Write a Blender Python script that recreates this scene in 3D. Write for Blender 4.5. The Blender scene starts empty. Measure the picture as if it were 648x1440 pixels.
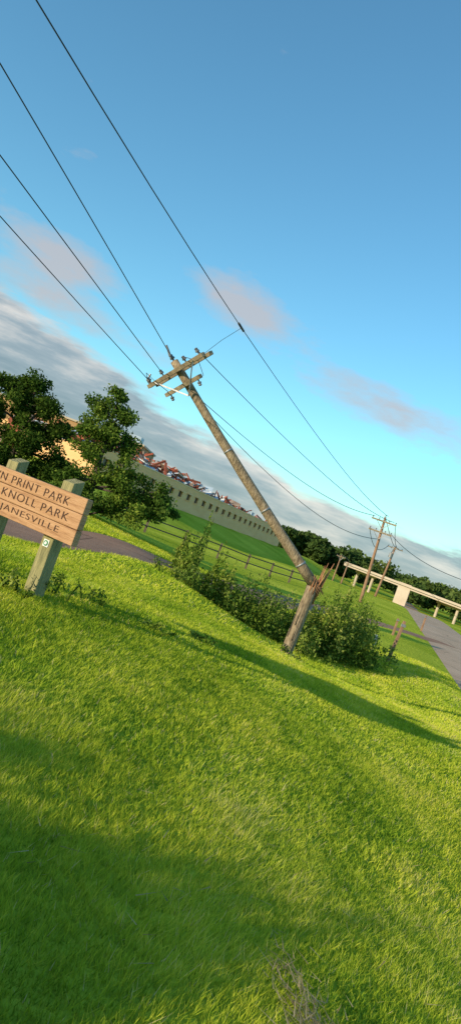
import bpy, math, random
import numpy as np
from mathutils import Vector, Matrix
rng = np.random.default_rng(7)
random.seed(7)
scene = bpy.context.scene
scene.view_settings.view_transform = 'Standard'
scene.view_settings.look = 'None'
scene.view_settings.exposure = 0
COL = scene.collection

def sstep(a, b, v):
    t = np.clip((np.asarray(v, float)-a)/(b-a), 0, 1)
    return t*t*(3-2*t)

# ---------------------------------------------------------------- materials
def new_mat(name):
    m = bpy.data.materials.new(name); m.use_nodes = True
    nt = m.node_tree; nt.nodes.clear()
    return m, nt
def N(nt, typ, **kw):
    n = nt.nodes.new(typ)
    for k, v in kw.items():
        setattr(n, k, v)
    return n
def ramp(nt, stops):
    r = nt.nodes.new('ShaderNodeValToRGB')
    e = r.color_ramp.elements
    while len(e) > 1: e.remove(e[-1])
    e[0].position = stops[0][0]; e[0].color = (*stops[0][1], 1)
    for p, c in stops[1:]:
        x = e.new(p); x.color = (*c, 1)
    return r
def noise_mat(name, c1, c2, scale=5, rough=0.85, bump=0.0, bscale=None, stretch=(1,1,1), c3=None, metallic=0):
    m, nt = new_mat(name)
    out = N(nt, 'ShaderNodeOutputMaterial'); b = N(nt, 'ShaderNodeBsdfPrincipled')
    b.inputs['Roughness'].default_value = rough; b.inputs['Metallic'].default_value = metallic
    tc = N(nt, 'ShaderNodeTexCoord'); mp = N(nt, 'ShaderNodeMapping')
    mp.inputs['Scale'].default_value = stretch
    nt.links.new(tc.outputs['Object'], mp.inputs[0])
    n = N(nt, 'ShaderNodeTexNoise'); n.inputs['Scale'].default_value = scale; n.inputs['Detail'].default_value = 8
    n.inputs['Roughness'].default_value = 0.65
    nt.links.new(mp.outputs[0], n.inputs['Vector'])
    st = [(0.3, c1), (0.7, c2)]
    if c3: st = [(0.28, c1), (0.5, c2), (0.72, c3)]
    r = ramp(nt, st); nt.links.new(n.outputs[0], r.inputs[0])
    nt.links.new(r.outputs[0], b.inputs['Base Color'])
    if bump:
        n2 = N(nt, 'ShaderNodeTexNoise'); n2.inputs['Scale'].default_value = bscale or scale*4; n2.inputs['Detail'].default_value = 6
        nt.links.new(mp.outputs[0], n2.inputs['Vector'])
        bp = N(nt, 'ShaderNodeBump'); bp.inputs['Strength'].default_value = bump; bp.inputs['Distance'].default_value = 0.02
        nt.links.new(n2.outputs[0], bp.inputs['Height']); nt.links.new(bp.outputs[0], b.inputs['Normal'])
    nt.links.new(b.outputs[0], out.inputs[0])
    return m
def leaf_mat(name, stops, trans=0.35, patch=0.6, patch_cols=None):
    m, nt = new_mat(name)
    out = N(nt, 'ShaderNodeOutputMaterial'); b = N(nt, 'ShaderNodeBsdfDiffuse')
    at = N(nt, 'ShaderNodeAttribute'); at.attribute_name = 'rnd'
    r = ramp(nt, stops); nt.links.new(at.outputs['Fac'], r.inputs[0])
    tc = N(nt, 'ShaderNodeTexCoord'); n = N(nt, 'ShaderNodeTexNoise')
    n.inputs['Scale'].default_value = patch; n.inputs['Detail'].default_value = 4
    nt.links.new(tc.outputs['Object'], n.inputs['Vector'])
    pc = patch_cols or ((0.65, 0.75, 0.8), (1.25, 1.15, 1.0))
    r2 = ramp(nt, [(0.35, pc[0]), (0.65, pc[1])]); nt.links.new(n.outputs[0], r2.inputs[0])
    mx = N(nt, 'ShaderNodeMix', data_type='RGBA', blend_type='MULTIPLY'); mx.inputs[0].default_value = 1
    nt.links.new(r.outputs[0], mx.inputs[6]); nt.links.new(r2.outputs[0], mx.inputs[7])
    nt.links.new(mx.outputs[2], b.inputs['Color'])
    t = N(nt, 'ShaderNodeBsdfTranslucent'); nt.links.new(mx.outputs[2], t.inputs[0])
    ms = N(nt, 'ShaderNodeMixShader'); ms.inputs[0].default_value = trans
    nt.links.new(b.outputs[0], ms.inputs[1]); nt.links.new(t.outputs[0], ms.inputs[2])
    nt.links.new(ms.outputs[0], out.inputs[0])
    return m

M_grass = leaf_mat('grass_blades', [(0, (0.18, 0.28, 0.02)), (0.25, (0.35, 0.46, 0.03)), (0.5, (0.54, 0.60, 0.045)), (0.9, (0.74, 0.71, 0.09)), (1, (0.75, 0.62, 0.28))],
                   trans=0.33, patch=0.45, patch_cols=((0.78, 0.87, 0.85), (1.15, 1.06, 1.1)))
M_leafA = leaf_mat('leaves_dark', [(0, (0.025, 0.055, 0.012)), (0.6, (0.065, 0.12, 0.02)), (1, (0.15, 0.21, 0.035))])
M_leafB = leaf_mat('leaves_light', [(0, (0.045, 0.09, 0.016)), (0.6, (0.12, 0.20, 0.032)), (1, (0.27, 0.34, 0.06))])
M_weed = leaf_mat('weeds_leaves', [(0, (0.08, 0.14, 0.022)), (0.6, (0.22, 0.31, 0.045)), (1, (0.44, 0.46, 0.12))], patch=1.2)
M_far = leaf_mat('distant_foliage', [(0, (0.04, 0.075, 0.025)), (0.6, (0.09, 0.14, 0.035)), (1, (0.17, 0.22, 0.06))], patch=0.05, trans=0.2)
M_straw = leaf_mat('straw', [(0, (0.35, 0.23, 0.10)), (1, (0.8, 0.6, 0.34))], patch=3)
M_bark = noise_mat('bark', (0.05, 0.035, 0.025), (0.13, 0.1, 0.075), 8, 0.95, 0.8, 20)
M_pole = noise_mat('weathered_pole_wood', (0.06, 0.04, 0.025), (0.26, 0.19, 0.115), 5, 0.9, 1.0, 10, stretch=(5, 5, 1.2), c3=(0.48, 0.37, 0.24))
M_poleF = noise_mat('brown_pole_wood', (0.20, 0.11, 0.065), (0.40, 0.23, 0.14), 3, 0.9)
M_split = noise_mat('fresh_split_wood', (0.20, 0.07, 0.03), (0.55, 0.28, 0.13), 9, 0.85, 0.8, 20, stretch=(5, 5, 0.7))
M_arm = noise_mat('crossarm_wood', (0.15, 0.11, 0.07), (0.40, 0.32, 0.21), 7, 0.9, 0.5)
M_post = noise_mat('treated_post_wood', (0.10, 0.10, 0.045), (0.30, 0.27, 0.12), 5, 0.85, 0.9, 14, stretch=(5, 5, 0.7), c3=(0.44, 0.37, 0.18))
M_fence = noise_mat('fence_wood', (0.07, 0.05, 0.035), (0.17, 0.13, 0.09), 3, 0.9)
M_board = noise_mat('sign_board_wood', (0.30, 0.14, 0.06), (0.48, 0.26, 0.125), 3.5, 0.75, 0.6, 12, stretch=(1, 1, 9), c3=(0.55, 0.32, 0.17))
M_letter = noise_mat('letter_paint', (0.045, 0.02, 0.012), (0.09, 0.04, 0.025), 9)
M_white = noise_mat('white_paint', (0.7, 0.7, 0.68), (0.82, 0.82, 0.8), 8, 0.5)
M_green = noise_mat('green_paint', (0.02, 0.18, 0.08), (0.03, 0.25, 0.1), 8, 0.5)
M_wire = noise_mat('cable', (0.02, 0.02, 0.025), (0.04, 0.04, 0.05), 8, 0.6)
M_ins = noise_mat('porcelain', (0.08, 0.08, 0.09), (0.22, 0.22, 0.24), 8, 0.3)
M_steel = noise_mat('galvanised_steel', (0.22, 0.22, 0.23), (0.4, 0.4, 0.4), 12, 0.5, metallic=0.5)
M_cream = noise_mat('cream_wall', (0.84, 0.46, 0.20), (0.94, 0.56, 0.28), 0.35, 0.95, stretch=(1, 1, 3))
M_trim = noise_mat('cream_trim', (0.8, 0.52, 0.29), (0.88, 0.6, 0.36), 0.5, 0.95)
M_tan = noise_mat('tan_brick', (0.36, 0.20, 0.085), (0.50, 0.30, 0.14), 0.3, 0.9)
M_glass = noise_mat('dark_window', (0.02, 0.022, 0.025), (0.05, 0.055, 0.06), 1, 0.25)
M_rust = noise_mat('rusty_steel', (0.20, 0.04, 0.02), (0.45, 0.12, 0.06), 0.8, 0.85)
M_rubble = noise_mat('rubble', (0.18, 0.12, 0.09), (0.48, 0.35, 0.26), 0.6, 0.95)
M_conc = noise_mat('concrete', (0.50, 0.40, 0.30), (0.62, 0.52, 0.41), 0.3, 0.9)
M_roof = noise_mat('sheet_roof', (0.3, 0.38, 0.45), (0.5, 0.6, 0.7), 0.3, 0.5)

def asphalt(name, c1, c2):
    m, nt = new_mat(name)
    out = N(nt, 'ShaderNodeOutputMaterial'); b = N(nt, 'ShaderNodeBsdfPrincipled'); b.inputs['Roughness'].default_value = 0.95
    b.inputs['Specular IOR Level'].default_value = 0.1
    tc = N(nt, 'ShaderNodeTexCoord')
    n = N(nt, 'ShaderNodeTexNoise'); n.inputs['Scale'].default_value = 0.35; n.inputs['Detail'].default_value = 10; n.inputs['Roughness'].default_value = 0.7
    n2 = N(nt, 'ShaderNodeTexNoise'); n2.inputs['Scale'].default_value = 40; n2.inputs['Detail'].default_value = 3
    nt.links.new(tc.outputs['Object'], n.inputs['Vector']); nt.links.new(tc.outputs['Object'], n2.inputs['Vector'])
    r = ramp(nt, [(0.35, c1), (0.65, c2)]); nt.links.new(n.outputs[0], r.inputs[0])
    r2 = ramp(nt, [(0.3, (0.6, 0.6, 0.6)), (0.7, (1.3, 1.3, 1.3))]); nt.links.new(n2.outputs[0], r2.inputs[0])
    mx = N(nt, 'ShaderNodeMix', data_type='RGBA', blend_type='MULTIPLY'); mx.inputs[0].default_value = 1
    nt.links.new(r.outputs[0], mx.inputs[6]); nt.links.new(r2.outputs[0], mx.inputs[7])
    v = N(nt, 'ShaderNodeTexVoronoi', feature='DISTANCE_TO_EDGE'); v.inputs['Scale'].default_value = 0.35
    nt.links.new(tc.outputs['Object'], v.inputs['Vector'])
    r3 = ramp(nt, [(0.0, (0.45, 0.45, 0.45)), (0.012, (1, 1, 1))]); nt.links.new(v.outputs[0], r3.inputs[0])
    mx2 = N(nt, 'ShaderNodeMix', data_type='RGBA', blend_type='MULTIPLY'); mx2.inputs[0].default_value = 1
    nt.links.new(mx.outputs[2], mx2.inputs[6]); nt.links.new(r3.outputs[0], mx2.inputs[7])
    nt.links.new(mx2.outputs[2], b.inputs['Base Color'])
    bp = N(nt, 'ShaderNodeBump'); bp.inputs['Strength'].default_value = 0.5; bp.inputs['Distance'].default_value = 0.01
    nt.links.new(n2.outputs[0], bp.inputs['Height']); nt.links.new(bp.outputs[0], b.inputs['Normal'])
    nt.links.new(b.outputs[0], out.inputs[0])
    return m
M_road = asphalt('road_asphalt', (0.58, 0.38, 0.245), (0.72, 0.49, 0.33))
M_drive = asphalt('driveway_asphalt', (0.38, 0.20, 0.125), (0.50, 0.28, 0.18))

M_ground, nt = new_mat('turf')
out = N(nt, 'ShaderNodeOutputMaterial'); b = N(nt, 'ShaderNodeBsdfDiffuse')
tc = N(nt, 'ShaderNodeTexCoord')
n1 = N(nt, 'ShaderNodeTexNoise'); n1.inputs['Scale'].default_value = 0.12; n1.inputs['Detail'].default_value = 8
n2 = N(nt, 'ShaderNodeTexNoise'); n2.inputs['Scale'].default_value = 9; n2.inputs['Detail'].default_value = 6
for n in (n1, n2): nt.links.new(tc.outputs['Object'], n.inputs['Vector'])
r1 = ramp(nt, [(0.35, (0.40, 0.48, 0.04)), (0.65, (0.66, 0.68, 0.08))]); nt.links.new(n1.outputs[0], r1.inputs[0])
r2 = ramp(nt, [(0.3, (0.6, 0.65, 0.6)), (0.7, (1.2, 1.15, 1.15))]); nt.links.new(n2.outputs[0], r2.inputs[0])
mx = N(nt, 'ShaderNodeMix', data_type='RGBA', blend_type='MULTIPLY'); mx.inputs[0].default_value = 1
nt.links.new(r1.outputs[0], mx.inputs[6]); nt.links.new(r2.outputs[0], mx.inputs[7]); nt.links.new(mx.outputs[2], b.inputs['Color'])
bp = N(nt, 'ShaderNodeBump'); bp.inputs['Strength'].default_value = 1; bp.inputs['Distance'].default_value = 0.12
nt.links.new(n2.outputs[0], bp.inputs['Height']); nt.links.new(bp.outputs[0], b.inputs['Normal'])
nt.links.new(b.outputs[0], out.inputs[0])

# ---------------------------------------------------------------- terrain height
CP = np.array([
 (0,0,0),(-4,-1,.3),(-9,-4,.35),(4,0,-.45),(7,2,-1.05),(-1.58,7,.31),(-5,7,.4),(1.36,9,-.08),(5.1,13.2,-.6),
 (2.13,16,-.66),(-4,14,0),(-4,20,-.02),(-1.3,21,-.1),(-.3,17,-.15),(0.6,20.3,-.7),(3,22.5,-1.2),(6,27,-1.25),(8,25,-1.1),(-1.5,23,-.2),
 (2,31,-.85),(6.5,42,-1.1),(12,50,-1.2),(-5.2,30,-.05),(-9,32,.35),(-16,36,.5),(-14,15,.4),(-14,0,.4),(-4,45,-.8),(2,58,-1.1),
 (0,-14,0),(-14,-16,.4),(8,-16,-1.2),(5,7,-.75)], float)
def tps_fit(P, lam=0.02):
    n = len(P); d = np.linalg.norm(P[:, None, :2]-P[None, :, :2], axis=2)
    K = np.where(d > 0, d*d*np.log(d+1e-12), 0)+lam*np.eye(n)*10
    A = np.zeros((n+3, n+3)); A[:n, :n] = K; A[:n, n] = 1; A[:n, n+1:] = P[:, :2]; A[n, :n] = 1; A[n+1:, :n] = P[:, :2].T
    return np.linalg.solve(A, np.concatenate([P[:, 2], [0, 0, 0]]))
TW = tps_fit(CP)
def tps(x, y):
    x = np.asarray(x, float); y = np.asarray(y, float)
    z = TW[-3]+TW[-2]*x+TW[-1]*y
    for i, (a, b_, c) in enumerate(CP):
        d2 = (x-a)**2+(y-b_)**2
        z = z+TW[i]*0.5*d2*np.log(d2+1e-9)
    return z
SL = 0.2286
def zroad(y): return -1.3-1.5*sstep(100, 180, y)
def base_z(x, y):
    x = np.asarray(x, float); y = np.asarray(y, float)
    zf = -1.25-1.5*sstep(100, 180, y)
    d = (x+8.5)*.947-(y-100)*.32
    zw = 1.0-.6*(y-100)/60
    zw = np.clip(zw, -.5, 1.2)
    fe = (1-sstep(0, 13, d))*sstep(40, 75, y)*(1-sstep(185, 230, y))
    zf = zf*(1-fe)+zw*fe
    q = (1-sstep(-16, -6, x-SL*y))*(1-sstep(40, 60, y))
    zf = zf*(1-q)+.4*q
    R = np.hypot(x-1, y-15)
    w = sstep(28, 52, R)
    z = np.where(w < 1, np.clip(tps(np.clip(x, -60, 60), np.clip(y, -60, 80)), -2.5, 1.0), 0)*(1-w)+zf*w
    s = x-SL*y
    wr = sstep(2.6, 4.1, s)*(1-sstep(9.5, 14, s))
    z = z*(1-wr)+(zroad(y))*wr
    return z
DR = [(-16,0),(-12,4),(-7.4,9.2),(-4.6,14),(-3.0,19),(-1.2,24),(2,31),(6.5,41),(11.5,48.5),(18,54)]
def catmull(P, n=10):
    P = [np.array(p, float) for p in P]; P = [2*P[0]-P[1]]+P+[2*P[-1]-P[-2]]
    o = []
    for i in range(1, len(P)-2):
        for k in range(n):
            t = k/n
            o.append(0.5*((2*P[i])+(-P[i-1]+P[i+1])*t+(2*P[i-1]-5*P[i]+4*P[i+1]-P[i+2])*t*t+(-P[i-1]+3*P[i]-3*P[i+1]+P[i+2])*t**3))
    o.append(P[-2]); return np.array(o)
DRC = catmull(DR, 12)
DHW = 1.25
def drive_dist(x, y):
    x = np.asarray(x, float); y = np.asarray(y, float)
    best = np.full(x.shape, 1e9)
    for i in range(len(DRC)-1):
        a = DRC[i]; bb = DRC[i+1]; ab = bb-a
        t = np.clip(((x-a[0])*ab[0]+(y-a[1])*ab[1])/(ab@ab), 0, 1)
        best = np.minimum(best, np.hypot(x-a[0]-t*ab[0], y-a[1]-t*ab[1]))
    return best
def ground_z(x, y):
    x = np.asarray(x, float); y = np.asarray(y, float)
    z = base_z(x, y)
    s = x-SL*y
    z = z-0.05*sstep(3.85, 4.1, s)*(1-sstep(9.4, 9.7, s))*(y < 300)
    z = z-0.06*(1-sstep(DHW-.25, DHW+.05, drive_dist(x, y)))
    return z
def gz(x, y): return float(ground_z(np.array([x]), np.array([y]))[0])

# ---------------------------------------------------------------- mesh helpers
def np_mesh(name, verts, faces, mats, rnd=None, smooth=False):
    me = bpy.data.meshes.new(name)
    verts = np.asarray(verts, np.float32); faces = np.asarray(faces, np.int32)
    n, k = faces.shape
    me.vertices.add(len(verts)); me.vertices.foreach_set('co', verts.ravel())
    me.loops.add(n*k); me.loops.foreach_set('vertex_index', faces.ravel())
    me.polygons.add(n); me.polygons.foreach_set('loop_start', np.arange(0, n*k, k, dtype=np.int32))
    me.polygons.foreach_set('loop_total', np.full(n, k, np.int32))
    if smooth: me.polygons.foreach_set('use_smooth', np.ones(n, bool))
    if rnd is not None:
        a = me.attributes.new('rnd', 'FLOAT', 'POINT'); a.data.foreach_set('value', np.asarray(rnd, np.float32))
    for m in mats: me.materials.append(m)
    me.update(calc_edges=True)
    ob = bpy.data.objects.new(name, me); COL.objects.link(ob); return ob
class Geo:
    def __init__(s): s.v = []; s.f = []; s.m = []
    def beam(s, p0, p1, w, h=None, mat=0, up=(0, 0, 1), taper=1.0):
        p0 = Vector(p0); p1 = Vector(p1); h = h or w
        d = (p1-p0).normalized(); u = Vector(up)
        if abs(d.dot(u)) > .98: u = Vector((0, 1, 0))
        a = d.cross(u).normalized(); c = a.cross(d)
        i = len(s.v)
        for p, k in ((p0, 1), (p1, taper)):
            for q, r in ((-1, -1), (1, -1), (1, 1), (-1, 1)):
                s.v.append(tuple(p+a*(q*w/2*k)+c*(r*h/2*k)))
        for f in ((3, 2, 1, 0), (4, 5, 6, 7), (0, 1, 5, 4), (1, 2, 6, 5), (2, 3, 7, 6), (3, 0, 4, 7)):
            s.f.append(tuple(i+j for j in f)); s.m.append(mat)
    def box(s, c, d, mat=0, rot=0):
        c = Vector(c); x, y, z = d
        R = Matrix.Rotation(rot, 3, 'Z'); i = len(s.v)
        for q in ((-1,-1,-1),(1,-1,-1),(1,1,-1),(-1,1,-1),(-1,-1,1),(1,-1,1),(1,1,1),(-1,1,1)):
            s.v.append(tuple(c+R@Vector((q[0]*x/2, q[1]*y/2, q[2]*z/2))))
        for f in ((3, 2, 1, 0), (4, 5, 6, 7), (0, 1, 5, 4), (1, 2, 6, 5), (2, 3, 7, 6), (3, 0, 4, 7)):
            s.f.append(tuple(i+j for j in f)); s.m.append(mat)
    def tube(s, pts, rad, n=10, mat=0, caps=True, wob=0):
        pts = [Vector(p) for p in pts]; i0 = len(s.v)
        if not hasattr(rad, '__len__'): rad = [rad]*len(pts)
        ref = None
        for k, p in enumerate(pts):
            d = (pts[min(k+1, len(pts)-1)]-pts[max(k-1, 0)]).normalized()
            if ref is None:
                ref = Vector((0, 1, 0)) if abs(d.y) < .9 else Vector((1, 0, 0))
            a = d.cross(ref).normalized(); c = a.cross(d).normalized()
            for j in range(n):
                t = 2*math.pi*j/n
                r = rad[k]*(1+wob*(random.random()-.5))
                s.v.append(tuple(p+a*(math.cos(t)*r)+c*(math.sin(t)*r)))
        for k in range(len(pts)-1):
            for j in range(n):
                a0 = i0+k*n+j; b0 = i0+k*n+(j+1) % n
                s.f.append((a0, b0, b0+n, a0+n)); s.m.append(mat)
        if caps:
            s.f.append(tuple(i0+j for j in range(n))[::-1]); s.m.append(mat)
            s.f.append(tuple(i0+(len(pts)-1)*n+j for j in range(n))); s.m.append(mat)
    def obj(s, name, mats, smooth=False, bevel=0):
        me = bpy.data.meshes.new(name); me.from_pydata(s.v, [], s.f)
        for m in mats: me.materials.append(m)
        me.polygons.foreach_set('material_index', s.m)
        if smooth: me.polygons.foreach_set('use_smooth', [len(f) <= 4 for f in s.f])
        me.update()
        ob = bpy.data.objects.new(name, me); COL.objects.link(ob)
        if bevel:
            bm = ob.modifiers.new('bevel', 'BEVEL'); bm.width = bevel; bm.segments = 2; bm.limit_method = 'ANGLE'
        return ob
def empty(name, loc):
    e = bpy.data.objects.new(name, None); e.location = loc; e.empty_display_size = .3; COL.objects.link(e); return e
def parent(ch, e):
    ch.parent = e; ch.matrix_parent_inverse = Matrix.Translation(-Vector(e.location))
def leaf_quads(C, size, rnd_val=None, flat=0.0, aspect=0.6):
    C = np.asarray(C, float); n = len(C)
    a = rng.normal(size=(n, 3)); a[:, 2] *= (1-flat); a /= np.linalg.norm(a, axis=1)[:, None]
    t = rng.normal(size=(n, 3)); c = np.cross(a, t); c /= np.linalg.norm(c, axis=1)[:, None]
    sz = (size*rng.uniform(.6, 1.3, n))[:, None]
    a = a*sz*.5; c = c*sz*.5*aspect
    V = np.stack([C-a, C+c-a*.1, C+a, C-c-a*.1], 1).reshape(-1, 3)
    F = np.arange(4*n).reshape(n, 4)
    r = rng.random(n) if rnd_val is None else rnd_val
    return V, F, np.repeat(r, 4)

# ---------------------------------------------------------------- ground sheet
def axis(lo, hi, step, far, g=1.13):
    a = list(np.arange(lo, hi+1e-6, step)); d = step; v = hi; 
    while v < far: d *= g; v += d; a.append(v)
    d = step; v = lo; b_ = []
    while v > -far: d *= g; v -= d; b_.append(v)
    return np.array(b_[::-1]+a)
ax = axis(-12, 20, .25, 1500); ay = axis(-3, 60, .3, 1500)
X, Y = np.meshgrid(ax, ay); Z = ground_z(X.ravel(), Y.ravel())
V = np.stack([X.ravel(), Y.ravel(), Z], 1)
nx, ny = len(ax), len(ay)
i = np.arange(nx*ny).reshape(ny, nx)
F = np.stack([i[:-1, :-1], i[:-1, 1:], i[1:, 1:], i[1:, :-1]], -1).reshape(-1, 4)
np_mesh('ground', V, F, [M_ground], smooth=True)

ys = np.concatenate([np.arange(-60, 60, 1.0), np.arange(60, 292, 4)]); ss = np.linspace(3.95, 9.6, 7)
V = np.array([(s+SL*y, y, float(zroad(y))+(0.02 if 0 < k < 6 else -.01)) for y in ys for k, s in enumerate(ss)])
i = np.arange(len(V)).reshape(len(ys), len(ss))
F = np.stack([i[:-1, :-1], i[:-1, 1:], i[1:, 1:], i[1:, :-1]], -1).reshape(-1, 4)
np_mesh('road', V, F, [M_road], smooth=True)
tan = np.gradient(DRC, axis=0); tan /= np.linalg.norm(tan, axis=1)[:, None]; nor = np.stack([tan[:, 1], -tan[:, 0]], 1)
offs = np.linspace(-DHW, DHW, 7); V = []
for p, q in zip(DRC, nor):
    for o in offs:
        a = p+q*o; V.append((a[0], a[1], float(base_z(np.array([a[0]]), np.array([a[1]]))[0])+.025-(.03 if abs(o) > DHW-.01 else 0)))
i = np.arange(len(V)).reshape(len(DRC), 7)
F = np.stack([i[:-1, :-1], i[:-1, 1:], i[1:, 1:], i[1:, :-1]], -1).reshape(-1, 4)
np_mesh('driveway', V, F, [M_drive], smooth=True)

# ---------------------------------------------------------------- grass blades
def vnoise(x, y, sc, seed):
    r = np.random.default_rng(seed); G = r.random((64, 64))
    u = x*sc; v = y*sc; iu = np.floor(u).astype(int); iv = np.floor(v).astype(int); fu = u-iu; fv = v-iv
    fu = fu*fu*(3-2*fu); fv = fv*fv*(3-2*fv)
    g = lambda a, b_: G[a % 64, b_ % 64]
    return (g(iu, iv)*(1-fu)+g(iu+1, iv)*fu)*(1-fv)+(g(iu, iv+1)*(1-fu)+g(iu+1, iv+1)*fu)*fv
def grass_zone(y0, y1, xa, xb, dens, hgt, wid):
    area = (y1-y0)*((xa(y0)*-1+xb(y0))+(xa(y1)*-1+xb(y1)))/2
    n = int(area*dens)
    y = rng.uniform(y0, y1, int(n*1.2)); x = rng.uniform(min(xa(y0), xa(y1)), max(xb(y0), xb(y1)), len(y))
    k = (x > xa(y)) & (x < xb(y)); x = x[k]; y = y[k]
    s = x-SL*y
    k = ~((s > 3.9) & (s < 9.7)) & (drive_dist(x, y) > DHW+rng.normal(0, .05, len(x)))
    x = x[k]; y = y[k]; s = s[k]; n = len(x)
    z = ground_z(x, y)
    c0 = vnoise(x, y, 22, 5); c1 = vnoise(x, y, 7, 1); c2 = vnoise(x, y, 1.6, 2); c3 = vnoise(x, y, .5, 3)
    stripe = np.sin((x-.12*y)*4.4+1.2*c3)
    h = hgt*rng.uniform(.45, 1.15, n)*(.45+.35*c1+.25*c2+.35*c0)
    # most blades turned flat side to the sun to brighten the turf, wide scatter
    th = np.where(rng.random(n) < .7, rng.normal(-.9, .6, n), rng.uniform(0, 2*np.pi, n)); w = wid*rng.uniform(.6, 1.3, n)
    P = np.stack([x, y, z], 1)
    D = np.stack([np.cos(th), np.sin(th), 0*th], 1)*w[:, None]/2
    L = rng.normal(0, .45, (n, 2))*h[:, None]
    L[:, 0] += h*(.12+.12*stripe); L[:, 1] += h*(.18+.15*stripe)
    T = P+np.stack([L[:, 0], L[:, 1], h], 1)
    V = np.stack([P-D, P+D, T], 1).reshape(-1, 3)
    r = np.clip(rng.normal(.44, .2, n)+(c0-.5)*.28+(c1-.5)*.3+(c2-.5)*.34+(c3-.5)*.3+stripe*.09+np.clip(s*.05, -.08, .2), 0, .97)
    r[rng.random(n) < .02] = 1
    return V, np.repeat(r, 3)
Z_ = [grass_zone(1.4, 4.5, lambda y: -.40*y-.6, lambda y: .75*y+.8, 12000, .05, .0046),
      grass_zone(4.5, 8, lambda y: -.40*y-.6, lambda y: .55*y+.8, 6000, .05, .0078),
      grass_zone(8, 14, lambda y: -.38*y-.6, lambda y: .45*y+.8, 2300, .052, .013),
      grass_zone(14, 32, lambda y: -.36*y-.6, lambda y: .42*y+.8, 500, .065, .028)]
V = np.concatenate([a for a, _ in Z_]); R = np.concatenate([b_ for _, b_ in Z_])
F = np.arange(len(V)).reshape(-1, 3)
np_mesh('grass', V, F, [M_grass], rnd=R)

n = 460
cx = .95+rng.normal(0, .07, n); cy = 2.72+rng.normal(0, .2, n); cx = cx-(cy-2.75)*.3
k = 110; cx[:k] = rng.uniform(-.5, 2.5, k); cy[:k] = rng.uniform(2.6, 6.5, k)
z = ground_z(cx, cy)+rng.uniform(.03, .06, n)
th = rng.normal(1.9, .5, n); th[:k] = rng.uniform(0, 6.28, k); L = rng.uniform(.04, .15, n)
A = np.stack([cx, cy, z], 1); Bv = A+np.stack([np.cos(th)*L, np.sin(th)*L, rng.normal(0, .012, n)], 1)
W = np.stack([-np.sin(th), np.cos(th), 0*th], 1)*.0032
V = np.stack([A-W, A+W, Bv], 1).reshape(-1, 3)
np_mesh('dead_grass', V, np.arange(3*n).reshape(n, 3), [M_straw], rnd=np.repeat(rng.random(n), 3))

# ---------------------------------------------------------------- trees / bushes
def tree(name, x, y, spine, clusters, mat, nleaf, lsize, csz=.42, trunk_r=.12, zb=None):
    zb = gz(x, y) if zb is None else zb
    e = empty(name, (x, y, zb)); g = Geo()
    sp = [Vector((x+a, y+b_, zb+c-.1)) for a, b_, c in spine]
    rr = [trunk_r*(1-.85*k/(len(sp)-1)) for k in range(len(sp))]
    g.tube(sp, rr, 8, wob=.2)
    C = []; R = []
    for (dx, dy, dz, rx, rz, wt) in clusters:
        c0 = Vector((x+dx, y+dy, zb+dz))
        m = max(4, int(9*wt))
        src = min(sp, key=lambda p: (p-c0).length+max(0, p.z-c0.z)*2)
        mid = (src+c0)/2+Vector((0, 0, .1))
        g.tube([src, mid, c0], [trunk_r*.4, trunk_r*.28, trunk_r*.12], 6)
        for _ in range(m):
            v = Vector(rng.normal(size=3)).normalized()*(rng.random()**.45)
            sc = c0+Vector((v.x*rx, v.y*rx, v.z*rz))
            g.tube([c0, (c0+sc)/2+Vector(rng.normal(size=3))*.05, sc], [trunk_r*.12, trunk_r*.08, trunk_r*.03], 4, caps=False)
            k = int(nleaf*wt/m*rng.uniform(.5, 1.4)); rad = csz*rng.uniform(.6, 1.2)
            pts = rng.normal(size=(k, 3)); pts /= np.linalg.norm(pts, axis=1)[:, None]
            pts *= (rad*rng.random(k)**.5)[:, None]; pts[:, 2] *= .75
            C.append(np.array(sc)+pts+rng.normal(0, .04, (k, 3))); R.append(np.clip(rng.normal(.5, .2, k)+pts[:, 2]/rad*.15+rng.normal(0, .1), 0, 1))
    C = np.concatenate(C); R = np.concatenate(R)
    k = C[:, 2] > ground_z(C[:, 0], C[:, 1])+.02; C = C[k]; R = R[k]
    V, F, r = leaf_quads(C, lsize, R)
    t = g.obj('trunk_and_limbs', [M_bark], smooth=True); parent(t, e)
    l = np_mesh('foliage', V, F, [mat], rnd=r); parent(l, e)
    return e
tree('deciduous_tree', -5.5, 30, [(0,0,0),(-.05,0,1.2),(-.15,0,2.6),(-.2,0,3.8),(-.3,0,4.9)],
     [(-.35,0,4.95,.35,.45,.6),(-.85,.1,4.3,.5,.4,.9),(.15,0,4.1,.5,.45,.9),(-1.0,0,3.3,.6,.45,1.0),(.45,.2,3.1,.65,.4,1.1),(-.2,0,3.5,.7,.5,1.2),
      (-.7,0,2.4,.8,.5,1.3),(.6,0,2.1,.9,.6,1.5),(1.3,0,1.4,.9,.6,1.4),(-.3,-.2,1.3,.9,.6,1.3),(2.0,.2,1.6,.9,.7,1.6),(2.8,.3,1.2,.7,.6,1.2),
      (1.7,-.2,.7,1.1,.5,1.4),(-1.2,0,.9,.7,.6,1.0),(.3,-.3,.5,.9,.4,1)], M_leafB, 1800, .13, .41, .13)
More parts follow.
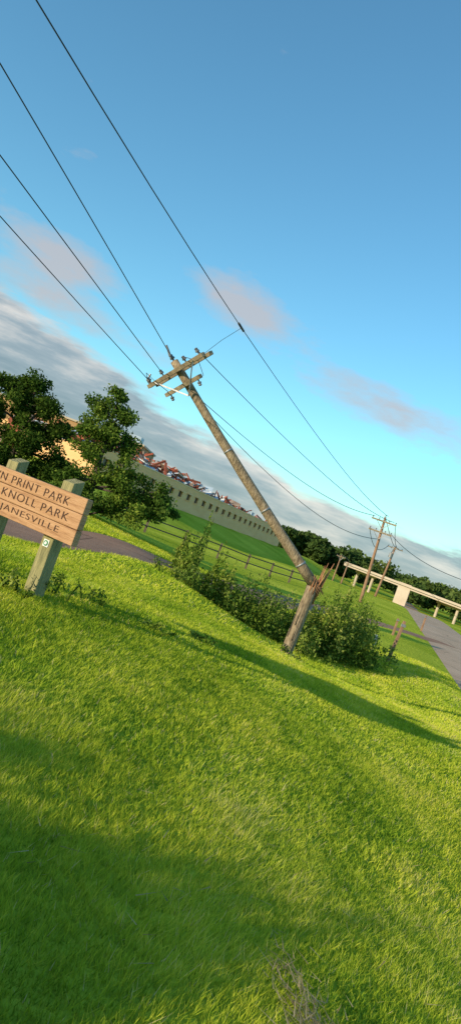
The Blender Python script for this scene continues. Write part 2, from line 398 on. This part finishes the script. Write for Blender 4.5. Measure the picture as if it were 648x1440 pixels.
tree('deciduous_tree', -9.6, 32, [(0,0,0),(0,0,1),(.05,0,2.2),(0,0,3.6)],
     [(-.2,0,3.9,.7,.4,1.2),(-1.1,0,3.5,.8,.5,1.3),(.7,0,3.2,.8,.5,1.3),(-1.8,0,2.5,.9,.6,1.4),(0,0,2.8,1,.7,1.8),(1.3,0,2.3,.7,.5,1.2),
      (-1.2,-.3,1.5,1,.7,1.6),(.3,-.4,1.5,1,.7,1.7),(1.7,0,1.1,.8,.5,1.3),(-.3,-.4,.6,1.2,.4,1.3),(1.5,-.2,.5,1,.4,1.2),(-2.5,0,1.3,.9,.8,1.4)], M_leafA, 2200, .14, .45, .16)
# unseen bush added behind left, its outline shaped to shade the near lawn
hx, hy = .643, -.766
cl = []
for k in range(8):
    o = -2.3+k*.47
    top = 1.55 if o > -1.0 else 1.50
    if o > .8: top = 1.35
    cl.append((hx*o+rng.normal(0, .1), hy*o+rng.normal(0, .1), top+rng.normal(0, .05), .42, .12, 1.5))
    cl.append((hx*o, hy*o, 1.1, .5, .3, 1.3)); cl.append((hx*o, hy*o, .55, .55, .35, 1.1))
tree('shadow_bush', -7.2, -2.3, [(0,0,0),(0,0,.4),(.1,0,.8),(0,0,1.2)], cl, M_leafA, 700, .17, .36, .09)

def thicket(name, pts, nleaf, mat=M_weed, lsize=.09, stalks=6):
    C = []; R = []; g = Geo()
    for (x, y, h, sp) in pts:
        m = int(stalks*(.6+sp))
        for _ in range(m):
            a = x+rng.normal(0, sp*.55); b_ = y+rng.normal(0, sp*.55); zb = gz(a, b_)
            hh = h*rng.uniform(.5, 1.1)*math.exp(-((a-x)**2+(b_-y)**2)/(3*sp*sp))
            tip = Vector((a+rng.normal(0, .12), b_+rng.normal(0, .12), zb+hh))
            g.tube([(a, b_, zb-.05), ((a+tip.x)/2+rng.normal(0, .04), (b_+tip.y)/2, zb+hh*.55), tip], [.012, .009, .003], 4, caps=False)
            k = int(nleaf/m*rng.uniform(.5, 1.5)); t = rng.random(k)**.8
            base = np.array([a, b_, zb]); P = base+(np.array(tip)-base)*t[:, None]
            w = sp*.33*(1.1-t*.8)
            P += rng.normal(size=(k, 3))*w[:, None]*np.array([1, 1, .5])
            C.append(P); R.append(np.clip(rng.normal(.45, .22)+rng.normal(0, .15, k)+t*.15, 0, 1))
    C = np.concatenate(C); R = np.concatenate(R)
    k = C[:, 2] > ground_z(C[:, 0], C[:, 1])+.01; C = C[k]; R = R[k]
    V, F, r = leaf_quads(C, lsize, R, aspect=.5)
    e = empty(name, (pts[0][0], pts[0][1], gz(pts[0][0], pts[0][1])))
    parent(g.obj('stems', [M_weed], smooth=True), e); parent(np_mesh('foliage', V, F, [mat], rnd=r), e)
tl = [(-.6,20.6,.8,.4),(-.2,19.8,.7,.4),(.2,20.4,1.6,.25),(.5,20.2,1.2,.45),(1.0,20.5,1.3,.5),(1.5,21.2,1.6,.5),(1.9,20.6,1.4,.5),(2.4,21.4,1.5,.55),(2.9,22,1.4,.5),(.8,21.5,1.2,.5),(-.5,21.3,2.0,.2),(2.0,22.6,1.5,.6),(3.2,21,1.2,.5),(-.9,22,1.3,.3)]
thicket('weed_thicket', tl, 900, M_weed, .095, 16)
tl2 = [(3.9,22.3,1.7,.5),(4.4,23,2.1,.55),(5.0,24,2.2,.6),(5.6,25.5,1.9,.6),(6.1,27,1.4,.6),(4.6,24.8,2.3,.6),(5.4,23.6,1.2,.5),(3.5,23.5,2.0,.5),(4.2,22.6,2.4,.2)]
thicket('roadside_shrub', tl2, 2000, M_weed, .10, 24)
thicket('weeds', [(-1.45,7.6,.35,.2),(-1.2,8.3,.28,.2),(-1.75,7.0,.22,.15),(2.15,15.85,.28,.18),(2.45,16.1,.2,.2),(-1.2,18.5,.4,.3),(-.6,19,.35,.3),(.2,9.5,.12,.15),(-.4,8.6,.12,.12)], 160, M_weed, .05, 8)

def far_trees(name, specs, lsize):
    C = []; R = []
    for (x, y, w, h) in specs:
        zb = gz(x, y)
        for _ in range(7):
            v = rng.normal(size=3); v /= np.linalg.norm(v); c = np.array([x, y, zb+h*.55])+v*np.array([w*.35, w*.35, h*.28])
            k = 85; p = rng.normal(size=(k, 3)); p /= np.linalg.norm(p, axis=1)[:, None]; p *= np.array([w*.28, w*.28, h*.22])*(rng.random((k, 1))**.4)
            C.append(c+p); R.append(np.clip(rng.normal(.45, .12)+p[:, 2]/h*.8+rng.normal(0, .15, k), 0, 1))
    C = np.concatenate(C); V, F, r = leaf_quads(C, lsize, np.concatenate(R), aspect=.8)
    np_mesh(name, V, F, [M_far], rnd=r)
sp = []
for k in range(150):
    a = math.radians(-35+80*k/150+rng.normal(0, .3)); D = rng.uniform(285, 330)
    sp.append((math.sin(a)*D, math.cos(a)*D, rng.uniform(7, 11), rng.uniform(8, 12)))
for k in range(16):
    sp.append((17+rng.uniform(-2, 9), 205+rng.uniform(-10, 15), rng.uniform(5, 8), rng.uniform(6, 8.5)))
for k in range(14):
    sp.append((28+rng.uniform(0, 14), 212+rng.uniform(-5, 15), rng.uniform(5, 8), rng.uniform(6.5, 9.5)))
for k in range(26):
    sp.append((rng.uniform(52, 100), rng.uniform(200, 225), rng.uniform(6, 9), rng.uniform(6.5, 9.5)))
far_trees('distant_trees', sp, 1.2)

# ---------------------------------------------------------------- buildings beyond the ditch
W0 = Vector((-15.3, 80, 0)); W1 = Vector((11.8, 160, 0)); wd = (W1-W0).normalized(); wn = Vector((wd.y, -wd.x, 0))
e = empty('factory_building', (W0.x, W0.y, 1))
def wall_h(t): return 4.55-.55*t, 1.15-.75*t
g = Geo(); L = (W1-W0).length
NW = 26
back = -wn*14
rot = math.atan2(wd.y, wd.x); seg = L/NW
for k in range(NW):
    t0, t1 = k/NW, (k+1)/NW
    c = W0+wd*L*(t0+t1)/2; zt, zb = wall_h((t0+t1)/2)
    win_w, win_h, sill = 1.3, .8, zt-1.75
    def bx(off, zc, lx, lz, thick=.3, mat=0, out=0):
        p = c+wd*off+wn*out
        g.box((p.x, p.y, zc), (lx, thick, lz), mat, rot)
    bx(0, (zb-1+sill)/2, seg, sill-zb+1)
    bx(0, (sill+win_h+zt)/2, seg, zt-sill-win_h)
    jw = (seg-win_w)/2
    bx(-(win_w+jw)/2, sill+win_h/2, jw, win_h); bx((win_w+jw)/2, sill+win_h/2, jw, win_h)
    bx(0, sill+win_h/2, win_w, win_h, .06, 1, -.1)
    bx(0, sill-.06, win_w+.2, .1, .12, 0, .2)
    bx(0, sill+win_h+.06, win_w+.3, .1, .4, 2, .3)
    bx(0, zt+.08, seg, .16, .42, 2, 0)
parent(g.obj('facade_with_windows', [M_cream, M_glass, M_trim]), e)
g = Geo()
for p0, p1 in ((W0, W0+back), (W1, W1+back), (W0+back, W1+back)):
    a = p0+Vector((0, 0, 1.5)); b_ = p1+Vector((0, 0, 1.5)); 
    g.beam(a, b_, .3, 5.0, 0)
parent(g.obj('side_and_rear_walls', [M_cream]), e)

g = Geo()
for k in range(1100):
    t = random.random()**1.05; off = -random.uniform(1.0, 12)
    prof = 1.3*math.exp(-((t-.32)/.22)**2)+.7*math.exp(-((t-.7)/.2)**2)+.4
    p = W0+wd*L*t+wn*off
    zt, zb = wall_h(t); hmax = prof*(1+abs(off)*.06)+zt-.3
    z = zb+(hmax-zb)*random.random()**.5
    ln = random.uniform(.6, 3.2); az = random.uniform(0, 6.28); el = random.gauss(0, .45)
    d = Vector((math.cos(az)*math.cos(el), math.sin(az)*math.cos(el), math.sin(el)))*ln/2
    q = Vector((p.x, p.y, z)); r_ = random.random()
    mat = 0 if r_ < .55 else (1 if r_ < .8 else (2 if r_ < .9 else 3))
    if r_ < .65: g.beam(q-d, q+d, random.uniform(.12, .35), random.uniform(.12, .35), mat)
    else: g.beam(q-d*.6, q+d*.6, random.uniform(.6, 1.6), .12, mat, up=(random.gauss(0, .5), random.gauss(0, .5), 1))
for k in range(110):
    t = random.random(); p = W0+wd*L*t+wn*(-random.uniform(2, 12)); zt, zb = wall_h(t)
    hh = (zt-zb)*random.uniform(.6, 1.15)
    g.beam((p.x, p.y, zb), (p.x+random.gauss(0, .6), p.y, zb+hh), random.uniform(2, 5), random.uniform(1.5, 4), 1 if k % 2 else 0, taper=random.uniform(.2, .7))
g.obj('demolition_debris', [M_rust, M_rubble, M_white, M_roof])

e = empty('brick_warehouse', (-32, 132, 0)); g = Geo()
bx0, bx1, yb, hb = -49.0, -18.0, 128.0, 8.9
g.box(((bx0+bx1)/2, yb+10, hb/2-.5), (bx1-bx0, 20, hb+1), 0)
g.box(((bx0+bx1)/2, yb+10, hb+.15), (bx1-bx0+.6, 20.6, .3), 2)
for k in range(9):
    g.box((bx0+3+k*3.3, yb-.02, 5.6), (1.8, .1, 1.5), 1); g.box((bx0+3+k*3.3, yb-.08, 4.78), (2.1, .25, .14), 2)
g.box((-22, yb+8, hb+1.0), (5, 4, 1.6), 3); g.box((-38, yb+9, hb+.9), (3, 3, 1.3), 3)
parent(g.obj('walls_and_roof', [M_tan, M_glass, M_conc, M_roof]), e)

# ---------------------------------------------------------------- bridge
e = empty('highway_bridge', (45, 178, -2.5)); g = Geo()
A = Vector((32.5, 186, 1.75)); B_ = Vector((104, 146, .75)); bd = (B_-A).normalized()
g.beam(A, B_, 9, .6, 0)
g.beam(A+Vector((-2, -4.6, .42)), B_+Vector((-2, -4.6, .42)), .3, .5, 0)
g.beam(A+Vector((2, 4.6, .4)), B_+Vector((2, 4.6, .4)), .3, .4, 0)
parent(g.obj('deck_and_parapets', [M_conc]), e)
g = Geo()
for x, w in ((44.2, 3.0), (55, .8), (66, .8), (77, .8), (88, .8), (36.5, .8)):
    t = (x-A.x)/(B_.x-A.x); p = A.lerp(B_, t); zg = gz(p.x, p.y)
    if w > 2:
        g.box((p.x, p.y-4.9, (zg-.5+p.z+.75)/2), (w, .6, p.z+.75-zg+.5), 0, math.atan2(bd.y, bd.x))
    else:
        for o in (-3, 3): g.tube([(p.x-o*.45, p.y+o, zg-.5), (p.x-o*.45, p.y+o, p.z-.85)], .35, 10)
        g.beam((p.x-1.6, p.y+3.6, p.z-.58), (p.x+1.6, p.y-3.6, p.z-.58), .9, .5)
parent(g.obj('piers', [M_conc]), e)

# ---------------------------------------------------------------- post and rail fence
e = empty('rail_fence', (-4, 50, -1)); g = Geo()
fp = [(-7, 44), (-4.6, 46.5), (-2.2, 49), (.2, 51.5), (2.4, 54), (4.4, 56.5), (6.2, 59), (8, 61.5)]
for k, (x, y) in enumerate(fp):
    z = gz(x, y); g.beam((x, y, z-.2), (x, y, z+1.1), .14, .14)
    if k: 
        x0, y0 = fp[k-1]; z0 = gz(x0, y0)
        for hh in (.45, .95):
            g.beam((x0, y0-.06, z0+hh), (x, y-.06, z+hh+random.uniform(-.05, .05)), .05, .075)
parent(g.obj('posts_and_rails', [M_fence]), e)

# ---------------------------------------------------------------- utility poles
def insulator(g, p, d, mat=1, s=1.0):
    p = Vector(p); d = Vector(d).normalized()
    g.tube([p, p+d*.06*s, p+d*.061*s, p+d*.10*s, p+d*.101*s, p+d*.15*s, p+d*.17*s], [r*s for r in (.02, .02, .055, .05, .035, .045, .01)], 8, mat)
def upole(x, y, h, arms=((.3, 2.4),), r=.15, lean=(0, 0), gear=False, mat=None):
    zb = gz(x, y); e = empty('utility_pole', (x, y, zb)); g = Geo()
    top = Vector((x+lean[0], y+lean[1], zb+h)); bot = Vector((x, y, zb-.3))
    g.tube([bot.lerp(top, k/6) for k in range(7)], [r*(1-.35*k/6) for k in range(7)], 10)
    parent(g.obj('shaft', [mat or M_poleF], smooth=True), e)
    g = Geo(); ad = Vector((1, -SL, 0)).normalized()
    for dz, ln in arms:
        c = top-Vector((0, 0, dz))+Vector((-.03, -.2, 0))
        g.beam(c-ad*ln/2, c+ad*ln/2, .12, .14)
        g.beam(c+ad*ln*.3+Vector((0, -.08, 0)), c-Vector((0, .0, .7)), .03, .05, 2); g.beam(c-ad*ln*.3+Vector((0, -.08, 0)), c-Vector((0, .0, .7)), .03, .05, 2)
        for q in (-.46, -.2, .2, .46):
            insulator(g, c+ad*ln*q+Vector((0, 0, .07)), (0, 0, 1), 1, 1.2)
    insulator(g, top, (0, 0, 1), 1, 1.2)
    if gear:
        c = top-Vector((.35, .25, 1.9)); g.tube([c, c+Vector((0, 0, .75))], .26, 12, 2)
    parent(g.obj('crossarms_and_insulators', [M_arm, M_ins, M_steel]), e)
    return top
TA = upole(14.3, 70, 8.35, ((.45, 2.4), (1.5, 2.2)), .17, lean=(-.5, 0))
TB = upole(25.3, 115, 8.3, ((.3, 2.4),), .2, lean=(.4, 0), gear=True)
TC = upole(25.7, 150, 4.6, ((.3, 1.6),), .17)
TD = upole(21.5, 135, 4.9, ((.3, 1.6),), .15)
TE = upole(-13, -38, 8.9, ((.4, 2.6),), .16)

# broken pole ------------------------------------------------------------
bx_, by_ = 2.13, 16.0; zb = gz(bx_, by_)
e = empty('broken_utility_pole', (bx_, by_, zb)); g = Geo()
bz = .92
hts = [zb-.3+(bz-zb+.3)*k/7 for k in range(8)]
g.tube([(bx_+.009*k, by_, z) for k, z in enumerate(hts)], [.128-.0015*k for k in range(8)], 20, 0, wob=.07)
for k in range(30):
    t = 2*math.pi*k/30+rng.normal(0, .1); rr = .10*rng.uniform(.5, 1.1)
    p = Vector((bx_+.06+math.cos(t)*rr, by_+math.sin(t)*rr, bz-.15))
    right = max(0, math.cos(t))
    hgt = .10+.18*rng.random()+right*.35*rng.random()
    g.beam(p, p+Vector((rng.normal(.03, .03)+.05*right, rng.normal(0, .03), .15+hgt)), rng.uniform(.03, .06), rng.uniform(.02, .04), 1, taper=.15)
p = Vector((bx_+.15, by_, bz-.35)); g.beam(p, p+Vector((.18, -.02, .98)), .10, .05, 1, taper=.15)
g.beam(p+Vector((-.03, -.05, .2)), p+Vector((.11, -.06, .85)), .06, .04, 1, taper=.1)
for k in range(7):
    t = rng.uniform(-2.8, -.3); c = Vector((bx_+math.cos(t)*.1255, by_+math.sin(t)*.1255, rng.uniform(zb+.1, bz-.8)))
    g.beam(c, c+Vector((.02, 0, rng.uniform(.3, .7))), .010, .010, 2, taper=.3)
parent(g.obj('stump', [M_pole, M_split, M_wire], smooth=True), e)
Tp = Vector((-2.24, 16.0, 4.46)); Bp = Vector((2.2, 16.0, .98)); ax_ = (Tp-Bp).normalized()
g = Geo()
g.tube([Bp.lerp(Tp, k/12)+Vector((0, 0, -.05*math.sin(math.pi*k/12))) for k in range(13)], [.118-.030*k/12 for k in range(13)], 20, 0, wob=.06)
for k in range(24):
    t = 2*math.pi*k/24; side = ax_.cross(Vector((0, 1, 0))).normalized()
    o = side*math.cos(t)*.09+Vector((0, 1, 0))*math.sin(t)*.09
    g.beam(Bp+o+ax_*.12, Bp+o*.9-ax_*(.1+.24*rng.random()), rng.uniform(.03, .06), rng.uniform(.02, .04), 1, taper=.15)
for d in (.5, 1.9, 3.4):
    c = Bp+ax_*d+Vector((0, 0, -.05*math.sin(math.pi*d/5.6))); g.tube([c, c+ax_*.04], .123-.031*d/5.6, 18, 2)
parent(g.obj('leaning_shaft', [M_pole, M_split, M_steel], smooth=True), e)
g = Geo()
a0 = Vector((-2.60, 16.7, 3.92)); a1 = Vector((-1.57, 15.3, 4.73))
ad = (a1-a0).normalized(); nrm = ad.cross(ax_).normalized()
if nrm.y > 0: nrm = -nrm
f0 = nrm*.12
g.beam(a0+f0, a1+f0, .10, .085, 0, up=ax_); g.beam(a0-f0*.9-ax_*.03, a1-f0*.9-ax_*.03, .10, .085, 0, up=ax_)
m_ = (a0+a1)/2
lo = m_-ax_*.36
g.beam(lo-ad*.62+f0, lo+ad*.56+f0, .10, .085, 0, up=ax_)
g.beam(a0.lerp(a1, .15)+f0*1.5, lo-ax_*.25+f0*1.4, .02, .03, 2); g.beam(a0.lerp(a1, .85)+f0*1.5, lo-ax_*.25+f0*1.4, .02, .03, 2)
for q in (.06, .3, .72, .95):
    insulator(g, a0.lerp(a1, q)+ax_*.05+f0, ax_, 1, .85)
for q in (-.5, .45):
    insulator(g, lo+ad*q+f0-ax_*.05, -ax_+Vector((0, 0, -.3)), 1, .8)
insulator(g, Tp+ax_*.0, ax_, 1, 1.0)
c = a0+Vector((-.02, -.1, -.05)); g.tube([c, c+Vector((-.12, 0, .1)), c+Vector((-.1, 0, .25))], [.02, .03, .02], 8, 1)
c = Tp+Vector((-.1, -.1, .05)); g.tube([c, c+Vector((-.16, 0, .2))], [.03, .02], 8, 1)
parent(g.obj('crossarms_and_insulators', [M_arm, M_ins, M_steel]), e)

# ---------------------------------------------------------------- wires
def quad(P0, P1, P2, n=28):
    y0, y1, y2 = P0[1], P1[1], P2[1]; o = []
    for k in range(n+1):
        y = y0+(y2-y0)*k/n
        l0 = (y-y1)*(y-y2)/((y0-y1)*(y0-y2)); l1 = (y-y0)*(y-y2)/((y1-y0)*(y1-y2)); l2 = (y-y0)*(y-y1)/((y2-y0)*(y2-y1))
        o.append((P0[0]*l0+P1[0]*l1+P2[0]*l2, y, P0[2]*l0+P1[2]*l1+P2[2]*l2))
    return o
g = Geo(); rw = .0085
K = (-1.13, 16, 5.63)
ap = lambda q: tuple(a0.lerp(a1, q)+ax_*.18+f0)
spans = [
 (K, (-3.34, 7, 5.59), (-12.2, -38, 8.4)),
 (tuple(Tp+ax_*.16), (-3.99, 8.05, 5.42), (-13.0, -38, 8.9)),
 (ap(.3), (-3.95, 8.8, 4.73), (-13.8, -38, 8.4)),
 (ap(.04), (-4.26, 10, 4.42), (-14.1, -38, 8.4)),
 (K, (1.30, 24.9, 5.71), (TA.x+.2, 69.9, TA.z+.15)),
 (ap(.95), (.81, 24, 4.79), (TA.x+.9, 69.8, TA.z-.2)),
 (tuple(lo+ad*.0+f0), (2.8, 34.4, 4.5), (TA.x-1.0, 69.8, TA.z-.2)),
 (tuple(Bp+ax_*4.4), (6.2, 44.4, 3.6), (TA.x-.1, 69.8, TA.z-2.2)),
 (tuple(TA), (20, 92, TA.z-.9), tuple(TB)),
 (tuple(TA+Vector((1.1, -.2, -.3))), (20.6, 92, TA.z-1.2), tuple(TB+Vector((1.1, -.2, -.1)))),
 (tuple(TA+Vector((-1.1, -.2, -1.4))), (18.5, 92, TA.z-2.3), tuple(TB+Vector((-1.1, -.2, -.1)))),
 (tuple(TA+Vector((1.1, -.2, -1.4))), (26, 92, 5.0), (39, 112, 5.6)),
 (tuple(TB), (29, 132, TB.z-.8), (35, 160, TB.z-.2)),
 (tuple(TD+Vector((0, 0, .1))), (24, 142, TD.z-.3), tuple(TC+Vector((0, .01, .1)))),
]
for s_ in spans: g.tube(quad(*s_), [max(rw, .00038*abs(p[1])) for p in quad(*s_)], 6, 0)
g.tube([tuple(a1+f0), (-1.4, 15.6, 5.15), K], .005, 5, 0)
g.tube([(K[0]-.07, K[1]-.28, K[2]), (K[0]+.05, K[1]+.2, K[2]+.0)], .025, 8, 0)
g.tube([ap(.04), (-2.75, 16.2, 4.05), (-2.45, 16.0, 3.9), tuple(lo-ad*.5+f0)], .007, 5, 0)
g.tube([ap(.72), (-1.7, 15.5, 4.55), (-1.5, 15.5, 4.3), tuple(lo+ad*.45+f0)], .007, 5, 0)
g.obj('overhead_wires', [M_wire], smooth=True)

# ---------------------------------------------------------------- park sign
Rr = Vector((-1.27, 6.9, 0)); dl = Vector((-.87, .5, 0)).normalized(); fn = Vector((-.5, -.87, 0)).normalized()
zs = gz(-1.6, 7.09); e = empty('park_sign', (-1.6, 7.09, zs))
BL = 1.95; zt, zbm = 1.36, .90
g = Geo()
for z0, z1 in ((zbm, zbm+.151), (zbm+.155, zbm+.305), (zbm+.309, zt)):
    c = Rr+dl*BL/2+Vector((0, 0, (z0+z1)/2))-fn*.04
    g.box(c, (BL, .085, z1-z0), 0, math.atan2(-dl.y, -dl.x))
parent(g.obj('planks', [M_board], bevel=.008), e)
g = Geo()
for t in (.38, 1.17):
    c = Rr+dl*t-fn*.165; zg = gz(c.x, c.y)
    rot = math.atan2(-dl.y, -dl.x); i0 = len(g.v)
    g.box((c.x, c.y, (zg-.3+1.47)/2), (.145, .145, 1.47-zg+.3), 0, rot)
    for j in range(4, 8):
        v = Vector(g.v[i0+j]); sl = (v-c).dot(fn); g.v[i0+j] = (v.x, v.y, v.z-sl*.35)
parent(g.obj('posts', [M_post], bevel=.008), e)
g = Geo()
c = Rr+dl*.38-fn*.088+Vector((0, 0, .82))
g.box(c, (.07, .004, .07), 0, math.atan2(-dl.y, -dl.x))
g.tube([c+fn*.002, c+fn*.006], .028, 16, 1); g.tube([c+fn*.006, c+fn*.008], .015, 16, 0)
parent(g.obj('trail_marker', [M_white, M_green]), e)
def text(body, right_t, width, zc, hgt):
    cu = bpy.data.curves.new('lettering', 'FONT'); cu.body = body; cu.size = 1; cu.offset = -.012; cu.extrude = .02; cu.space_character = 1.15
    ob = bpy.data.objects.new('lettering', cu); COL.objects.link(ob)
    bpy.context.view_layer.update()
    me = bpy.data.meshes.new_from_object(ob.evaluated_get(bpy.context.evaluated_depsgraph_get()))
    bpy.data.objects.remove(ob)
    xs = [v.co.x for v in me.vertices]; ysv = [v.co.y for v in me.vertices]
    x0, x1, y0, y1 = min(xs), max(xs), min(ysv), max(ysv)
    org = Rr+dl*(right_t+width)+fn*.0055+Vector((0, 0, zc))
    for v in me.vertices:
        a = (v.co.x-x0)/(x1-x0)*width; b_ = ((v.co.y-y0)/(y1-y0)-.5)*hgt
        v.co = org-dl*a+Vector((0, 0, b_))+fn*(v.co.z*.1)
    me.materials.clear(); me.materials.append(M_letter)
    ob = bpy.data.objects.new('lettering', me); COL.objects.link(ob); parent(ob, e)
text('FAWN PRINT PARK', .20, 1.27, 1.275, .078)
text('PRAIRIE KNOLL PARK', .15, 1.52, 1.135, .078)
text('JANESVILLE', .21, .82, .985, .078)

# ---------------------------------------------------------------- small posts by the road
def stake(name, x, y, h, lean, w, mat):
    z = gz(x, y); e = empty(name, (x, y, z)); g = Geo()
    g.beam((x, y, z-.2), (x+lean, y, z+h), w, w, 0, taper=.85)
    g.beam((x+lean*.95, y-.06, z+h*.86), (x+lean*.95, y-.06, z+h*.93), w*1.5, .03, 1)
    parent(g.obj('post', [mat, M_steel], bevel=.01), e)
stake('marker_post', 7.35, 27.8, 1.6, .12, .12, M_poleF)
stake('marker_post', 6.5, 27, .85, -.03, .12, M_white)
stake('marker_post', 10.9, 42, 1.0, 0, .12, M_poleF)
stake('marker_post', 17.6, 60, 1.3, 0, .14, M_poleF)

# ---------------------------------------------------------------- light
SUN_EL, SUN_AZ = math.radians(13.3), math.radians(231)
sd = bpy.data.lights.new('sun', 'SUN'); sd.energy = 5; sd.angle = math.radians(.5); sd.color = (1, .88, .66)
so = bpy.data.objects.new('sun', sd); COL.objects.link(so)
dvec = Vector((math.sin(SUN_AZ)*math.cos(SUN_EL), math.cos(SUN_AZ)*math.cos(SUN_EL), math.sin(SUN_EL)))
so.rotation_euler = dvec.to_track_quat('Z', 'Y').to_euler(); so.location = dvec*50

w = bpy.data.worlds.new('World'); scene.world = w; w.use_nodes = True
nt = w.node_tree; nt.nodes.clear()
out = N(nt, 'ShaderNodeOutputWorld'); sky = N(nt, 'ShaderNodeTexSky'); sky.sky_type = 'NISHITA'; sky.sun_disc = False
sky.sun_elevation = SUN_EL; sky.sun_rotation = SUN_AZ; sky.air_density = 1.0; sky.dust_density = .3; sky.ozone_density = 2.0
bg = N(nt, 'ShaderNodeBackground'); bg.inputs[1].default_value = .15
mt = N(nt, 'ShaderNodeMix', data_type='RGBA', blend_type='MULTIPLY'); mt.inputs[0].default_value = 1; mt.inputs[7].default_value = (.92, 1.52, 1.58, 1)
nt.links.new(sky.outputs[0], mt.inputs[6]); nt.links.new(mt.outputs[2], bg.inputs[0])
tc = N(nt, 'ShaderNodeTexCoord'); sx = N(nt, 'ShaderNodeSeparateXYZ'); nt.links.new(tc.outputs['Generated'], sx.inputs[0])
def Mth(op, a, b_=None, c=None, clamp=False):
    n = nt.nodes.new('ShaderNodeMath'); n.operation = op; n.use_clamp = clamp
    for k, v in enumerate((a, b_, c)):
        if v is None: continue
        if hasattr(v, 'links'): nt.links.new(v, n.inputs[k])
        else: n.inputs[k].default_value = v
    return n.outputs[0]
az = Mth('ARCTAN2', sx.outputs[0], sx.outputs[1]); el = Mth('ARCSINE', sx.outputs[2])
def wnoise(sa, se, scale, det=8, rough=.6, off=0):
    cb = nt.nodes.new('ShaderNodeCombineXYZ'); nt.links.new(Mth('MULTIPLY', az, sa), cb.inputs[0]); nt.links.new(Mth('MULTIPLY', el, se), cb.inputs[1]); cb.inputs[2].default_value = off
    n = nt.nodes.new('ShaderNodeTexNoise'); n.inputs['Scale'].default_value = scale; n.inputs['Detail'].default_value = det; n.inputs['Roughness'].default_value = rough
    nt.links.new(cb.outputs[0], n.inputs['Vector']); return n.outputs[0]
nA = wnoise(3, 12, 1.6); nB = wnoise(3, 8, 3.0, off=4.2)
edge = Mth('MAXIMUM', Mth('ADD', Mth('MULTIPLY', az, -.22), .096), .082)
v = Mth('SUBTRACT', Mth('ADD', edge, Mth('MULTIPLY', Mth('SUBTRACT', nA, .5), .13)), el)
bank = Mth('SMOOTH_MIN', Mth('MAXIMUM', Mth('DIVIDE', v, .02), 0.0), 1.0, .1)
def blob(a0_, e0, sa, se, amp, tilt=0.0):
    da = Mth('SUBTRACT', az, a0_); de = Mth('SUBTRACT', Mth('SUBTRACT', el, e0), Mth('MULTIPLY', da, tilt))
    q = Mth('ADD', Mth('POWER', Mth('ABSOLUTE', Mth('DIVIDE', da, sa)), 2), Mth('POWER', Mth('ABSOLUTE', Mth('DIVIDE', de, se)), 2))
    return Mth('MULTIPLY', Mth('EXPONENT', Mth('MULTIPLY', q, -1)), amp)
bl = None
for args in ((-.34, .245, .12, .035, 1.1, -.15), (-.085, .275, .07, .035, 1.15, -.1), (.17, .205, .18, .035, 1.0, -.1), (-.3, .185, .2, .02, .8, -.1), (.3, .33, .05, .04, .3, 0)):
    o = blob(*args); bl = o if bl is None else Mth('ADD', bl, o)
bl = Mth('MULTIPLY', Mth('SUBTRACT', Mth('ADD', bl, Mth('MULTIPLY', Mth('SUBTRACT', nB, .5), 2.2)), .4), 1.3, clamp=True)
bl = Mth('MULTIPLY', bl, .78)
fac = Mth('MAXIMUM', Mth('MULTIPLY', bank, .9), bl, clamp=True)
nC = wnoise(3, 14, 2.4, off=9)
rim = Mth('SUBTRACT', 1.0, Mth('DIVIDE', v, .05), clamp=True)
lit = Mth('ADD', Mth('MULTIPLY', rim, .26), Mth('SUBTRACT', Mth('MULTIPLY', nC, 1.4), .29))
cr = ramp(nt, [(.25, (.24, .31, .37)), (.45, (.35, .41, .46)), (.62, (.58, .58, .58)), (.8, (.86, .79, .73))])
nt.links.new(lit, cr.inputs[0])
cm = N(nt, 'ShaderNodeMix', data_type='RGBA'); nt.links.new(bank, cm.inputs[0]); cm.inputs[6].default_value = (.56, .53, .54, 1); nt.links.new(cr.outputs[0], cm.inputs[7])
bg2 = N(nt, 'ShaderNodeBackground'); nt.links.new(cm.outputs[2], bg2.inputs[0]); bg2.inputs[1].default_value = 1.0
ms = N(nt, 'ShaderNodeMixShader'); nt.links.new(fac, ms.inputs[0]); nt.links.new(bg.outputs[0], ms.inputs[1]); nt.links.new(bg2.outputs[0], ms.inputs[2])
nt.links.new(ms.outputs[0], out.inputs[0])

# ---------------------------------------------------------------- camera
cam = bpy.data.cameras.new('camera'); co = bpy.data.objects.new('camera', cam); COL.objects.link(co); scene.camera = co
cam.sensor_fit = 'VERTICAL'; cam.sensor_height = 36; cam.lens = 26.25; cam.clip_start = .05; cam.clip_end = 4000
p = math.atan(15/1050); th = math.radians(20)
Fw = Vector((0, math.cos(p), math.sin(p))); R0 = Vector((1, 0, 0)); U0 = R0.cross(Fw)
up = U0*math.cos(th)-R0*math.sin(th); rt = R0*math.cos(th)+U0*math.sin(th)
co.matrix_world = Matrix(((rt.x, up.x, -Fw.x, 0), (rt.y, up.y, -Fw.y, 0), (rt.z, up.z, -Fw.z, 1.6), (0, 0, 0, 1)))
